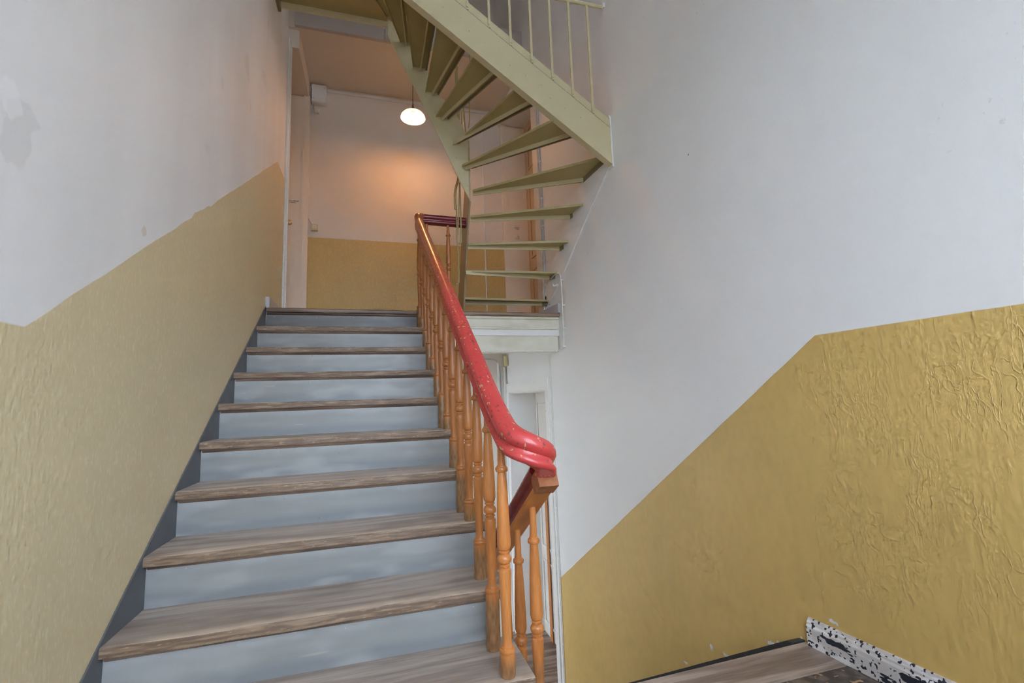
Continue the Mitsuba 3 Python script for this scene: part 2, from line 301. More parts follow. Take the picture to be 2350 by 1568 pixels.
add('trim_ceiling_edge', cat_([bx(.05, .905, 3.06, 3.10, 4.72, 5.13), bx(.925, XR(3.08), 3.06, 3.10, 4.72, 5.13)]), 'm_beam', label='edge board of the next floor above the hall, its shade painted in as grey', kind='structure')
add('floor', hexa([(-.35, 2.47, 1.50), (XR(2.47) + .3, 2.47, 1.50), (XR(YB) + .4, YB, 1.50), (-.35, YB, 1.50), (-.35, 2.47, 1.69), (XR(2.47) + .3, 2.47, 1.69), (XR(YB) + .4, YB, 1.69), (-.35, YB, 1.69)]), 'm_white', label='upper landing floor slab with pale underside', kind='structure')
add('floor_covering', hexa([(-.012, 2.60, 1.69), (XR(2.6), 2.60, 1.69), (XR(YB), YB, 1.69), (-.012, YB, 1.69), (-.012, 2.60, 1.708), (XR(2.6), 2.60, 1.708), (XR(YB), YB, 1.708), (-.012, YB, 1.708)]), 'm_lino', label='dark floor covering of the upper landing', kind='structure')
add('floor_lower', bx(-.3, 3.1, 1.9, YB, -1.80, -1.71), 'm_nosing', label='dark wooden floor of the lower hall seen through the stairwell', kind='structure')
# half landing
add('floor_half_landing', bx(-.012, XR(-1.2) + .1, Y0, -.015, -.35, -.192), 'm_lino', label='worn dark linoleum of the half landing', kind='structure')
lb = hexa([(1.41, -.005, -.235), (2.605, -.03, -.235), (2.6295, .148, -.235), (1.41, .125, -.235), (1.41, .012, -.188), (2.618, -.016, -.188), (2.6285, .178, -.188), (1.41, .158, -.188)])
add('trim_landing_board', lb, 'm_board', label='broad worn wooden edge board of the half landing', kind='structure')
# right hand skirting, chipped
sk = Polygon([(0, 0), (.020, 0), (.020, .082), (.014, .090), (.014, .098), (.009, .104), (.006, .114), (0, .114)])
def skirt(a, b, c): return (XR(c) - a - .0005, c, -.190 + b)
add('baseboard_right', prism(sk, Y0, .152, skirt), 'm_chipped', label='moulded skirting board with flaking white paint and dark chips', kind='structure')

# ------------------------------------------------------------------ wooden staircase up to the landing
st = 'wooden_staircase'
labels[st] = {'label': 'straight wooden staircase with worn oak treads and blue-grey painted risers', 'category': 'stairs'}
def xe(y): return 1.322 - 0.022 * y                                 # open side of the treads
for k in range(0, 9):
    y0, z = k * GO, k * RISE
    yb = y0 + GO + .032
    th = .036; prof = [(y0 + .005, z - th), (y0 + .0015, z - th + .002), (y0, z - th + .006), (y0, z - .006), (y0 + .002, z - .002), (y0 + .007, z), (yb, z), (yb, z - th)]
    nx = 24; xs = np.linspace(0, 1, nx); V = []; F = []; n = len(prof)
    for i, s in enumerate(xs):
        for j, (y, zz) in enumerate(prof):
            x = -.006 + s * (xe(y0) + .006)
            wear = .004 * math.sin(math.pi * s) ** 2 if j in (3, 4, 5) else 0
            wob = .0016 * math.sin(9 * s + 2.1 * k) + .001 * math.sin(23 * s + k)
            V.append((x, y + (wear + wob if j in (0, 1, 2, 3, 4) else 0) + .0005, zz - wear * .7 + (wob * .6 if j in (0, 1, 3, 4) else 0)))
    for i in range(nx - 1):
        for j in range(n):
            p, q = i * n + j, i * n + (j + 1) % n
            F += [[p, q, q + n], [p, q + n, p + n]]
    for j in range(1, n - 1):
        F += [[0, j, j + 1], [(nx - 1) * n, (nx - 1) * n + j + 1, (nx - 1) * n + j]]
    m = trimesh.Trimesh(V, F, process=False); m.fix_normals()
    add(st + '__tread', m, 'm_tread', smooth=25)
for k in range(0, 10):
    y0 = k * GO + .032; z1 = k * RISE - .036; z0 = (k - 1) * RISE
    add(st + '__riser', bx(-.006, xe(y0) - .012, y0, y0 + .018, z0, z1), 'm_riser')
    add(st + '__cove_moulding', prism(Polygon([(y0, z1), (y0 - .014, z1), (y0 - .013, z1 - .006), (y0 - .006, z1 - .014), (y0, z1 - .017)]), .0, xe(y0) - .014, lambda a, b, c: (c, a, b)), 'm_nosing')
    nails = [trimesh.creation.icosphere(1, .0030).apply_translation((.1 + (xe(y0) - .2) * (j + rng.uniform(-.2, .2)) / 4, y0, z1 - .03 + rng.uniform(-.004, .004))) for j in range(5)]
    add(st + '__riser_nails', cat_(nails), 'm_grey', kind='stuff', label='small nail heads along the top of a riser')
sp = Polygon([(-.5, -.5), (-.35, -.28), (2.46, 1.70), (2.46, 1.40), (-.2, -.5)])
sp = Polygon([(-.30, -.205), (2.45, 1.7225), (2.45, 1.30), (0, -.40), (-.30, -.40)])
add(st + '__wall_string', prism(sp, -.0118, -.006, lambda a, b, c: (c, a, b)), 'm_string', label='dark grey string board along the wall')
osx = Polygon([(.03, -.30), (.03, -.04)] + [q for k in range(1, 9) for q in ((k * GO + .03, (k - 1) * RISE - .036), (k * GO + .03, k * RISE - .036))] + [(2.43, 1.484), (2.43, 1.30), (.22, -.30)])
add(st + '__outer_string', prism(osx, -.05, -.02, lambda a, b, c: (xe(a) + c, a, b)), 'm_fascia', label='pale cut string board on the open side')
soff = Polygon([(.1, -.33), (2.43, 1.29), (2.43, 1.30), (.1, -.31)])
add(st + '__soffit', prism(soff, .0, 1.26, lambda a, b, c: (c, a, b)), 'm_white')
# landing edge
y9 = 9 * GO
def edge(poly, lo, hi): return prism(poly, lo, hi, lambda a, b, c: (c, a, b))
nose = Polygon([(y9 + .004, 1.676), (y9, 1.684), (y9, 1.70), (y9 + .006, 1.708), (y9 + .012, 1.711), (2.62, 1.711), (2.62, 1.676)])
add('trim_landing_nosing', edge(nose, .0, XR(y9) - .004), 'm_nosing', smooth=30, label='dark worn wooden nosing along the edge of the upper landing', kind='structure')
fa = Polygon([(y9 + .02, 1.676), (y9 + .012, 1.668), (y9 + .014, 1.655), (y9 + .03, 1.645), (y9 + .034, 1.58), (y9 + .022, 1.572), (y9 + .022, 1.560), (y9 + .05, 1.552), (y9 + .05, 1.365), (y9 + .04, 1.36), (y9 + .04, 1.352), (y9 + .16, 1.352), (y9 + .16, 1.676)])
add('trim_landing_fascia', edge(fa, xe(y9) - .03, XR(y9 + .1) - .006), 'm_fascia', label='cream moulded fascia board under the landing beside the stairs', kind='structure')
# skirtings on the upper landing
add('baseboard_left', prism(Polygon([(2.455, 1.709), (3.10, 1.709), (3.10, 1.80), (2.50, 1.80), (2.455, 1.80)]), -.0115, .016, lambda a, b, c: (c, a, b)), 'm_grey', label='short grey skirting board on the left at the top of the stairs', kind='structure')
add('baseboard_landing', prism(Polygon([(2.42, 1.712), (2.84, 1.712), (2.84, 1.80), (2.42, 1.80)]), .001, .022, lambda a, b, c: (XR(a) - c, a, b)), 'm_grey', label='short grey skirting board by the right wall of the landing', kind='structure')

# ------------------------------------------------------------------ lower staircase (goes down along the right wall)
ls = 'wooden_staircase_001'
labels[ls] = {'label': 'lower wooden staircase going down along the gold right wall', 'category': 'stairs'}
G2 = .300
for k in range(1, 8):
    z = -.19 - RISE * k; ya, yb2 = .16 + G2 * (k - 1) - .035, .16 + G2 * k + .01
    add(ls + '__tread', hexa([(1.41, ya, z - .036), (XR(ya) - .012, ya, z - .036), (XR(yb2) - .012, yb2, z - .036), (1.41, yb2, z - .036), (1.41, ya, z), (XR(ya) - .012, ya, z), (XR(yb2) - .012, yb2, z), (1.41, yb2, z)]), 'm_board')
for k in range(1, 9):
    z = -.19 - RISE * (k - 1) - .036; y = .16 + G2 * (k - 1) - .035
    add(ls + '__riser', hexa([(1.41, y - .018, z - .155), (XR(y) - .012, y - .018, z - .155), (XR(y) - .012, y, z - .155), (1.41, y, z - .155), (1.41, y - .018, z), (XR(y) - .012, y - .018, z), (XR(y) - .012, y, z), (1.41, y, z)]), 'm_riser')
l0 = .183
wsx = Polygon([(l0, -.184), (l0 + .03, -.187), (2.50, -.190 - .6333 * (2.47 - l0)), (2.50, -1.71), (2.35, -1.71), (l0, -.55)])
add(ls + '__wall_string', prism(wsx, .0005, .068, lambda a, b, c: (XR(a) - c, a, b)), 'm_black', label='dark string board against the gold wall')
add(ls + '__outer_string', prism(Polygon([(.10, -.20), (2.45, -.20 - .6333 * 2.35), (2.45, -1.71), (2.30, -1.71), (.10, -.50)]), 1.385, 1.41, lambda a, b, c: (c, a, b)), 'm_orange_wood', label='brown string board on the open side')

# ------------------------------------------------------------------ banister: handrails and turned balusters
bn = 'banister'
labels[bn] = {'label': 'wooden banister with worn red handrail and turned orange-brown balusters', 'category': 'banister'}
hp = np.array([(-.022, -.052), (-.030, -.049), (-.0345, -.041), (-.0345, -.033), (-.029, -.026), (-.0225, -.018), (-.0225, -.011), (-.0315, -.003), (-.037, .009), (-.036, .021), (-.030, .033), (-.020, .041), (-.008, .0445)])
hp = np.vstack([hp, [(0, .045)], hp[::-1] * [-1, 1]])
def xb(y): return 1.240 - .022 * y
CZ = .800
main = [(xb(y), y, .7035 * y + CZ) for y in np.linspace(2.36, .22, 30)]
turn = [(xb(.12), .12, .888), (1.239, .03, .836), (1.240, -.035, .803), (1.250, -.088, .780), (1.279, -.125, .760), (1.316, -.128, .742), (1.348, -.104, .724), (1.366, -.062, .702), (1.370, -.025, .682)]
top = [(xb(2.44) + .004, 2.425, 2.535), (1.203, 2.447, 2.543), (1.222, 2.458, 2.545), (1.25, 2.46, 2.545)]
path = spline(top[::-1][1:] + main + turn, 170)
add(bn + '__handrail', sweep(path, hp), 'm_rail', smooth=40, label='worn red handrail of the upper flight with its curved end')
lh = [(1.20 + .02, 2.46, 2.545), (1.26, 2.46, 2.545), (1.45, 2.46, 2.543), (1.612, 2.46, 2.541)]
add(bn + '__landing_handrail', sweep(spline(lh, 8), hp * [1, .9]), 'm_rail_dark', smooth=40, label='level dark red handrail along the landing edge')
lz = lambda y: .595 - .633 * (y - .09)
lowp = [(1.370, y, lz(y)) for y in np.linspace(.006, 2.30, 14)]
add(bn + '__lower_handrail', sweep(lowp, hp[1:-1] * [1, .92]), 'm_rail_dark', smooth=40, label='dark red handrail going down with the lower flight')
und = np.array([(-.024, -.060), (.024, -.060), (.024, -.044), (-.024, -.044)])
add(bn + '__rail_underside', sweep(lowp, und * [1.42, 1.0]), 'm_rail_wood', label='orange varnished underside of the lower handrail')
add(bn + '__rail_block', sweep([(1.3705, -.052, .668), (1.3705, -.020, .649), (1.3705, .006, .634)], np.array([(-.0345, -.056), (.0345, -.056), (.0355, -.010), (.032, .008), (-.032, .008), (-.0355, -.010)])), 'm_block', label='bare brown wood block where the rail turns')
def baluster_mesh(h, top=.69):
    p = [(0, -h), (.0245, -h), (.026, -h + .006), (.0255, -.013), (.0250, -.010), (.0222, -.0085), (.0222, -.006), (.0255, -.0045), (.0268, -.001), (.0268, .003), (.0255, .007), (.0215, .0085), (.0215, .012), (.0180, .0135), (.0160, .019),
         (.0155, .035), (.0165, .09), (.0190, .17), (.0215, .235), (.0222, .250), (.0205, .258), (.0150, .262), (.0150, .266), (.0195, .268), (.0195, .271), (.0150, .274), (.0160, .277), (.0225, .281), (.0245, .288), (.0240, .296), (.0205, .302), (.0150, .306), (.0150, .310), (.0195, .312), (.0195, .316), (.0150, .319),
         (.0205, .324), (.0235, .335), (.0232, .36), (.0212, .44), (.0180, .52), (.0150, .572), (.0142, .577), (.0145, .580), (.0205, .582), (.0220, .586), (.0222, .591), (.0210, .596), (.0168, .5985), (.0165, .602), (.0138, .604), (.0135, .61), (.0125, .65), (.0118, top), (0, top)]
    return lathe(p, 24)
BM = {h: mikit.ply(baluster_mesh(h), 'm_baluster', smooth=32) for h in (.080, .143, .206, .27)}
for i in range(0, 14):
    y = .040 + .18 * i
    if y > 2.43: break
    zr = .7035 * y + .052
    k = math.floor((y + .0) / GO); h = zr - k * RISE
    hh = min(BM, key=lambda a: abs(a - h - .002))
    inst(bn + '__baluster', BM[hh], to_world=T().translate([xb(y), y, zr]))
zr = 2.541 - .045 - .69 + .01
BT = mikit.ply(baluster_mesh(zr - 1.712), 'm_baluster', smooth=32)
for x in (1.262, 1.452): inst(bn + '__baluster', BT, to_world=T().translate([x, 2.46, zr]))
BL = mikit.ply(baluster_mesh(.17, .735), 'm_baluster', smooth=32)
for i in range(11):
    y = .11 + .207 * i
    inst(bn + '__baluster', BL, to_world=T().translate([1.370, y, lz(y) - .06 - .715]))

# ------------------------------------------------------------------ steel winder staircase
ss = 'steel_staircase'
labels[ss] = {'label': 'olive painted steel winder staircase rising from the landing across the stairwell', 'category': 'stairs'}
B = {1: ((1.617, 2.631), (2.477, 2.642)), 2: ((1.617, 2.498), (2.502, 2.403)), 3: ((1.627, 2.397), (2.521, 2.152)), 4: ((1.63, 2.307), (2.538, 1.85)), 5: ((1.645, 2.255), (2.538, 1.455)),
     6: ((1.553, 2.254), (2.105, 1.417)), 7: ((1.52, 2.254), (1.829, 1.427)), 8: ((1.335, 2.264), (1.53, 1.41)), 9: ((1.245, 2.264), (1.253, 1.41)), 10: ((1.14, 2.264), (.992, 1.41)), 11: ((1.033, 2.264), (.732, 1.41)), 12: ((.914, 2.264), (.424, 1.41))}
Fl = {1: ((1.636, 2.764), (2.428, 2.736)), 2: ((1.612, 2.496), (2.449, 2.554)), 3: ((1.627, 2.443), (2.474, 2.33)), 4: ((1.639, 2.354), (2.498, 2.103)), 5: ((1.657, 2.296), (2.514, 1.833)), 6: ((1.59, 2.264), (2.437, 1.41)),
      7: ((1.483, 2.264), (2.066, 1.41)), 8: ((1.389, 2.264), (1.761, 1.41)), 9: ((1.308, 2.264), (1.494, 1.41)), 10: ((1.21, 2.264), (1.217, 1.41)), 11: ((1.087, 2.264), (.958, 1.41)), 12: ((.975, 2.264), (.62, 1.41))}
for k in range(1, 13):
    b0, b1 = (np.array(q) for q in B[k]); f0, f1 = (np.array(q) for q in Fl[k])
    z = 1.655 + .2205 * k
    d = f1 - f0; d /= np.linalg.norm(d); nrm = np.array([-d[1], d[0]])
    if nrm @ ((b0 + b1) / 2 - (f0 + f1) / 2) > 0: nrm = -nrm        # away from the back edge: the overhang
    ov = .06 if k > 5 else .045; g0, g1 = f0 + nrm * ov * (.9 if k > 7 else .6), f1 + nrm * ov
    if k > 5:                                                       # keep the overhang within the strings
        u = (g1 - g0); g1 = g0 + u * (1.41 - g0[1]) / u[1]; g0 = g0 + u * max(0, (2.264 - g0[1]) / u[1])
    ring = [b0, b1, g1, g0]
    pl = hexa([(*q, z) for q in ring] + [(*q, z + .008) for q in ring])
    bl = .012
    nb = (f0 + f1) / 2 - (b0 + b1) / 2; nb /= np.linalg.norm(nb)
    back = hexa([(*q, z - bl) for q in (b0, b1, b1 + nb * .006, b0 + nb * .006)] + [(*q, z) for q in (b0, b1, b1 + nb * .006, b0 + nb * .006)])
    kk = add(ss + '__tread', cat_([pl, back]), 'm_steel_tread')
    e0, e1 = f0 - nrm * .007, f1 - nrm * .007
    add(kk + '__front_lip', hexa([(*q, z - .034) for q in (f0, f1, e1, e0)] + [(*q, z) for q in (f0, f1, e1, e0)]), 'm_steel')
    n0, n1 = g0 - nrm * .012, g1 - nrm * .012
    add(kk + '__nosing', hexa([(*q, z - .018) for q in (g0, g1, n1, n0)] + [(*q, z) for q in (g0, g1, n1, n0)]), 'm_steel_edge')
    if k <= 5:
        o = np.array([-.008, 0])
        add(kk + '__end_bracket', hexa([(*q, z - .04) for q in (b1, f1, f1 + o, b1 + o)] + [(*q, z) for q in (b1, f1, f1 + o, b1 + o)]), 'm_steel_edge')
zp = 4.515
add(ss + '__landing_panel', prism(Polygon([(-.011, 1.41), (.45, 1.41), (.92, 2.264), (.935, 2.60), (-.011, 2.60)]), zp, zp + .01, lambda a, b, c: (a, b, c)), 'm_steel_tread', label='large flat olive panel at the top of the winders')
add(ss + '__panel_lip', bx(.015, .935, 2.565, 2.58, zp - .055, zp), 'm_steel')
add(ss + '__panel_end', bx(-.011, .015, 2.40, 2.60, zp - .075, zp), 'm_steel_edge')
yF = 1.39
zb = lambda x: 2.909 + (2.178 - x) * .7035
zt = lambda x: 3.304 + (2.025 - x) * .694
xw = float(XR(yF)) - .002; xl = -.01
add(ss + '__front_string', prism(Polygon([(xl, zb(xl)), (xw, zb(xw)), (xw, zt(xw)), (xl, zt(xl))]), yF, yF + .012, lambda a, b, c: (a, c, b)), 'm_steel', label='long front string plate crossing the stairwell')
add(ss + '__bottom_flange', prism(Polygon([(xl, zb(xl)), (xw, zb(xw)), (xw, zb(xw) + .012), (xl, zb(xl) + .012)]), yF, yF + .06, lambda a, b, c: (a, c, b)), 'm_steel')
add(ss + '__flange_shadow_strip', prism(Polygon([(xl, zt(xl)), (xw, zt(xw)), (xw, zt(xw) + .007), (xl, zt(xl) + .007)]), yF + .003, yF + .055, lambda a, b, c: (a, c, b)), 'm_steel_edge')  # top flange coloured dark to draw the gap shadow above the string
add(ss + '__upper_bar', prism(Polygon([(xl, zt(xl) + .007), (xw, zt(xw) + .007), (xw, zt(xw) + .085), (xl, zt(xl) + .085)]), yF + .012, yF + .020, lambda a, b, c: (a, c, b)), 'm_steel', label='flat bar above the front string')
add(ss + '__end_plate', bx(xw - .012, xw, yF - .002, yF + .07, zb(xw) - .012, zt(xw) + .10), 'm_trim', label='white end plate against the right wall')
bolt = mikit.ply(trimesh.creation.icosphere(2, 1.0), 'm_steel', smooth=True)
def bolt_at(x, y, z, r=.0075, d=(1, .5, 1)):
    inst(ss + '__bolt', bolt, to_world=T().translate([x, y, z]).scale([r * d[0], r * d[1], r * d[2]]))
for i in range(8):
    x = 2.298 - .30 * i
    for dx, dz in ((0, .0), (-.12, .005), (-.235, .02)):
        if x + dx > .6: bolt_at(x + dx, yF, zb(x + dx) + .135 + dz * 2 - .045 * (dx < -.2) + .04 * (dx == 0))
pitch_b = .1585; tops = []
for i in range(0, 13):
    x = 2.406 - pitch_b * i
    zbot = zt(x) + .01; ztop = 3.965 if x > 2.12 else 3.965 + .71 * (2.12 - x)
    nm = add(ss + '__railing_bar', hexa([(x - .0085, yF + .0, zbot), (x + .0085, yF + .0, zbot), (x + .0085, yF + .010, zbot), (x - .0085, yF + .010, zbot), (x - .0085, yF, ztop), (x + .0085, yF, ztop), (x + .0085, yF + .01, ztop), (x - .0085, yF + .01, ztop)]), 'm_steel')
    bolt_at(x + .001, yF - .002, zbot + .022, .008)
add(ss + '__railing_handrail', tube([(xw, yF + .005, 3.972), (2.30, yF + .005, 3.966), (2.15, yF + .005, 3.962), (2.10, yF + .005, 3.985), (1.8, yF + .005, 4.20), (.3, yF + .005, 5.31)], .015, 8), 'm_steel', smooth=40, label='steel handrail of the railing')
add(ss + '__wall_bracket', rbox(xw - .012, xw + .012, yF - .02, yF + .03, 3.955, 3.995), 'm_trim')
# inner string: a plate facing the stairs and one along the flight
ip = Polygon([(1.632, 2.650), (1.552, 2.804), (1.332, 3.285), (1.148, 3.669), (.927, 4.12), (.927, 4.52), (1.05, 4.32), (1.372, 3.622), (1.429, 3.568), (1.517, 3.469), (1.558, 3.387), (1.632, 3.223)])
add(ss + '__inner_string', prism(ip, 2.268, 2.280, lambda a, b, c: (a, c, b)), 'm_steel', label='steep inner string plate facing the stairs')
side = Polygon([(2.268, 2.655), (2.44, 2.331), (2.62, 1.90), (2.68, 1.71), (3.12, 1.71), (2.90, 1.98), (2.60, 2.62), (2.40, 3.0), (2.268, 3.223)])
add(ss + '__inner_string', prism(side, 1.614, 1.628, lambda a, b, c: (c, a, b)), 'm_steel_leg', label='lower leg of the inner string standing on the landing')
wsl = Polygon([(1.402, 2.686), (1.90, 2.354), (2.351, 2.019), (2.86, 1.715), (2.86, 2.05), (2.62, 2.19), (2.03, 2.62), (1.402, 3.06)])
add(ss + '__wall_string', prism(wsl, .001, .012, lambda a, b, c: (XR(a) - c, a, b)), 'm_white', label='white string plate against the right wall')
for (x, z) in ((1.60, 2.80), (1.585, 2.90), (1.51, 3.05), (1.45, 3.33), (1.33, 3.45), (1.25, 3.60), (1.17, 3.80), (.97, 4.19), (1.61, 2.95), (1.60, 2.72)): bolt_at(x, 2.267, z, .008)
# inner railing rods with hooked feet
def rod(pts, r=.0075, n=24, lab=None): return add(ss + '__inner_rod', tube(spline(pts, n), r, 8), 'm_steel_tread', smooth=50)
rod([(1.560, 2.42, 2.98), (1.540, 2.42, 2.90), (1.520, 2.42, 2.82), (1.515, 2.42, 2.74), (1.518, 2.42, 2.64)], .011)
rod([(1.526, 2.42, 2.68), (1.528, 2.42, 2.40), (1.533, 2.42, 2.20), (1.535, 2.42, 1.99), (1.528, 2.42, 1.955), (1.510, 2.42, 1.945)], .0065)
rod([(1.560, 2.42, 2.90), (1.563, 2.42, 2.60), (1.565, 2.42, 2.35), (1.558, 2.42, 2.325), (1.545, 2.42, 2.318), (1.532, 2.42, 2.335)], .008)
rod([(1.558, 2.42, 2.86), (1.545, 2.42, 2.62), (1.532, 2.42, 2.40)], .005)
rod([(1.660, 2.42, 4.36), (1.690, 2.42, 4.24), (1.700, 2.42, 4.10), (1.690, 2.42, 3.95)], .012)
rod([(1.560, 2.42, 4.05), (1.558, 2.42, 3.95), (1.567, 2.42, 3.87), (1.585, 2.42, 3.81)], .011)
rod([(1.545, 2.42, 4.0), (1.552, 2.42, 3.70), (1.56, 2.42, 3.5)], .007)
rod([(1.625, 2.42, 3.78), (1.612, 2.42, 3.66), (1.618, 2.42, 3.50), (1.627, 2.42, 3.40)], .009)
rod([(1.602, 2.42, 3.76), (1.592, 2.42, 3.64), (1.592, 2.42, 3.45)], .006)
rod([(1.660, 2.42, 3.78), (1.672, 2.42, 3.68), (1.670, 2.42, 3.56), (1.656, 2.42, 3.45)], .006)
rod([(1.690, 2.42, 3.97), (1.585, 2.42, 3.81), (1.57, 2.42, 3.5), (1.56, 2.42, 2.95)], .006)

# ------------------------------------------------------------------ pendant lamp in the hall
pl = 'pendant_lamp'; LX, LY, LZ = 1.220, 3.25, 4.02
labels[pl] = {'label': 'lit opal glass pendant lamp hanging from the hall ceiling', 'category': 'lamp'}
shade = [(.020, .060), (.045, .056), (.080, .045), (.110, .024), (.128, .000), (.133, -.02), (.130, -.02), (.125, .000), (.108, .021), (.079, .041), (.044, .052), (.020, .056)]
sm = lathe(shade + shade[:1], 40); sm.apply_translation((LX, LY, LZ)); sm.fix_normals()
add(pl + '__shade', sm, 'm_plastic', smooth=40, emitter={'type': 'area', 'radiance': {'type': 'rgb', 'value': [.0115 * LAMP, .0066 * LAMP, .0027 * LAMP]}}, label='glowing opal glass shade')
bu = lathe([(0, -.045), (.018, -.042), (.030, -.028), (.033, -.012), (.028, .008), (.016, .03), (.013, .05), (0, .05)], 20); bu.apply_translation((LX, LY, LZ - .004))
add(pl + '__bulb', bu, 'm_plastic', smooth=True, emitter={'type': 'area', 'radiance': {'type': 'rgb', 'value': [LAMP, LAMP * .46, LAMP * .19]}}, label='glowing light bulb')
ho = lathe([(0, .04), (.016, .04), (.016, .058), (.027, .064), (.027, .075), (.012, .105), (.006, .15), (0, .15)], 16); ho.apply_translation((LX, LY, LZ))
add(pl + '__holder', ho, 'm_cord', smooth=40)
add(pl + '__cord', tube([(LX, LY, LZ + .14), (LX, LY, 4.70)], .004, 6), 'm_cord')
add(pl + '__ceiling_rose', lathe([(0, 4.67), (.03, 4.68), (.045, 4.70), (.05, 4.72), (0, 4.72)], 18).apply_translation((LX, LY, 0)), 'm_plastic', smooth=40)

# ------------------------------------------------------------------ hall: doors, casings, switch, boxes
def panel_door(name, x, y0, y1, z0, z1, side, lab, mt, gm='m_orange_wood'):             # leaf lying in the plane x, its face towards -side
    s = side
    labels[name] = {'label': lab, 'kind': 'structure'}
    add(name + '__leaf', bx(x, x + s * .04, y0, y1, z0, z1), mt)
    for a, b in ((z0 + .12, z0 + (z1 - z0) * .30), (z0 + (z1 - z0) * .35, z0 + (z1 - z0) * .72), (z0 + (z1 - z0) * .77, z1 - .10)):
        ring = sbox(y0 + .12, a, y1 - .12, b)
        ring = ring.difference(ring.buffer(-.022, join_style=2))
        add(name + '__panel_moulding', prism(ring, -.010, .0, lambda p, q, c: (x + s * c, p, q)), mt)
        g = sbox(y0 + .142, a + .022, y1 - .142, b - .022); g = g.difference(g.buffer(-.008, join_style=2))
        add(name + '__panel_groove', prism(g, -.002, .0, lambda p, q, c: (x + s * c, p, q)), gm)
    return name
panel_door('door_1', -.30, 3.14, 3.93, 1.709, 4.52, -1, 'panelled door set deep in the left hall doorway', 'm_door')
panel_door('door_2', 2.742, 2.83, 3.985, 1.709, 4.52, 1, 'panelled peach door set deep in the right hall doorway', 'm_door')
panel_door('door_3', 2.70, 2.84, 3.93, -1.71, 1.0, 1, 'panelled white door of the lower hall beneath the landing', 'm_cream', 'm_grey')
add('door_3__edge_strip', bx(2.680, 2.688, 3.56, 3.63, -1.71, .10), 'm_orange_wood', label='orange-brown wooden edge strip')
# jamb linings that face the stairs, with name plates and bell buttons
add('trim_doorway_left', cat_([bx(-.29, .03, 3.912, 3.929, 1.709, 4.515), bx(.03, .05, 3.900, 3.935, 1.709, 4.53), bx(.05, .098, 3.908, 3.935, 1.709, 4.53)]), 'm_jamb', label='pale far jamb of the left doorway carrying the name plate', kind='structure')
add('trim_doorway_right', cat_([bx(2.47, 2.735, 3.965, 3.985, 1.709, 4.515), bx(2.405, 2.47, 3.955, 3.99, 1.709, 4.53)]), 'm_jamb', label='pale far jamb of the right doorway carrying a name plate', kind='structure')
add('trim_corner_left', cat_([rbox(-.011, .010, 3.105, 3.129, 1.71, 4.6, .004), bx(-.29, .022, 3.1305, 3.150, 1.71, 4.515)]), 'm_trim', label='chipped white corner post at the end of the left wall', kind='structure')
add('trim_casing_right', prism(sbox(2.74, 1.715, 2.862, 4.56), .0, .022, lambda a, b, c: (XR(a) - c, a, b)), 'm_cream', label='peach door casing on the right wall of the upper hall', kind='structure')
import meshkit
def plate(name, x, y, z, w, h, lines, lab, th):
    labels[name] = {'label': lab, 'category': 'name plate'}
    add(name + '__backing', rbox(x - .002, x + w, y - .0015, y, z - h - .002, z + .004, .0006), 'm_jamb')
    dz = h / len(lines)
    for i, (tx, wd) in enumerate(lines):
        tm = meshkit.text_mesh(tx, th, .0008, True); ext = tm.bounds[1] - tm.bounds[0]
        v = tm.vertices - tm.bounds[0]; v = v * [wd / ext[0], 1, 1]
        tm.vertices = np.stack([x + .006 + v[:, 0], y - .0021 - v[:, 2], z - dz * (i + .85) + v[:, 1]], 1); tm.fix_normals()
        add(name + '__lettering', tm, 'm_ink')
plate('name_plate', -.112, 3.911, 3.243, .122, .040, (('Loden Maarsum', .110), ('S. Wielsma', .080)), 'small name plate with two lines on the left doorway jamb', .011)
plate('name_plate_001', 2.545, 3.964, 3.135, .085, .032, (('Stelling', .07), ('Verheul', .062)), 'small faint name plate on the right doorway jamb behind the steel treads', .009)
for (x, y, z, nm, lb) in ((-.093, 3.911, 2.975, 'door_bell', 'round brass bell button below the name plate on the left jamb'), (2.584, 3.964, 2.998, 'door_bell_001', 'round bell button on the right jamb behind the steel treads')):
    m = lathe([(0, 0), (.030, 0), (.030, .005), (.024, .012), (.013, .015), (.012, .019), (0, .021)], 22)
    m.apply_transform(trimesh.transformations.rotation_matrix(math.pi / 2, (1, 0, 0))); m.apply_translation((x, y, z))
    labels[nm] = {'label': lb, 'category': 'door bell'}
    add(nm + '__rosette', m, 'm_plastic' if nm == 'door_bell_001' else 'm_brass', smooth=35)
    b2 = trimesh.creation.icosphere(2, .009); b2.apply_translation((x, y - .019, z)); add(nm + '__button', b2, 'm_plastic', smooth=True)
lsw = 'light_switch'; labels[lsw] = {'label': 'ivory light switch just above the gold dado beside the left doorway', 'category': 'light switch'}
add(lsw + '__box', rbox(.125, .200, 3.965, 3.9995, 2.922, 2.997, .005), 'm_ivory', smooth=30)
add(lsw + '__rocker', rbox(.140, .185, 3.960, 3.966, 2.938, 2.983, .003), 'm_plastic')
add(lsw + '__button', rbox(.156, .168, 3.957, 3.961, 2.955, 2.966, .001), 'm_ivory')
add('switch_cable', tube([(.134, 3.992, 2.995), (.115, 3.992, 3.03), (.093, 3.990, 3.065)], .004, 6), 'm_grey', label='short grey cable from the light switch to the doorway', cat='cable')
jb = 'junction_box'; labels[jb] = {'label': 'white square junction box high in the hall corner', 'category': 'junction box'}
add(jb + '__body', rbox(.108, .272, 3.925, 3.9995, 4.475, 4.700, .008), 'm_white', smooth=30)
add(jb + '__lid', rbox(.112, .268, 3.918, 3.926, 4.480, 4.695, .004), 'm_white')
for q in ((.250, 4.66), (.13, 4.515)): add(jb + '__screw', rbox(q[0] - .006, q[0] + .006, 3.914, 3.919, q[1] - .006, q[1] + .006, .002), 'm_grey')
labels['junction_box_001'] = {'label': 'tiny pale junction box below the larger one in the hall corner', 'category': 'junction box'}
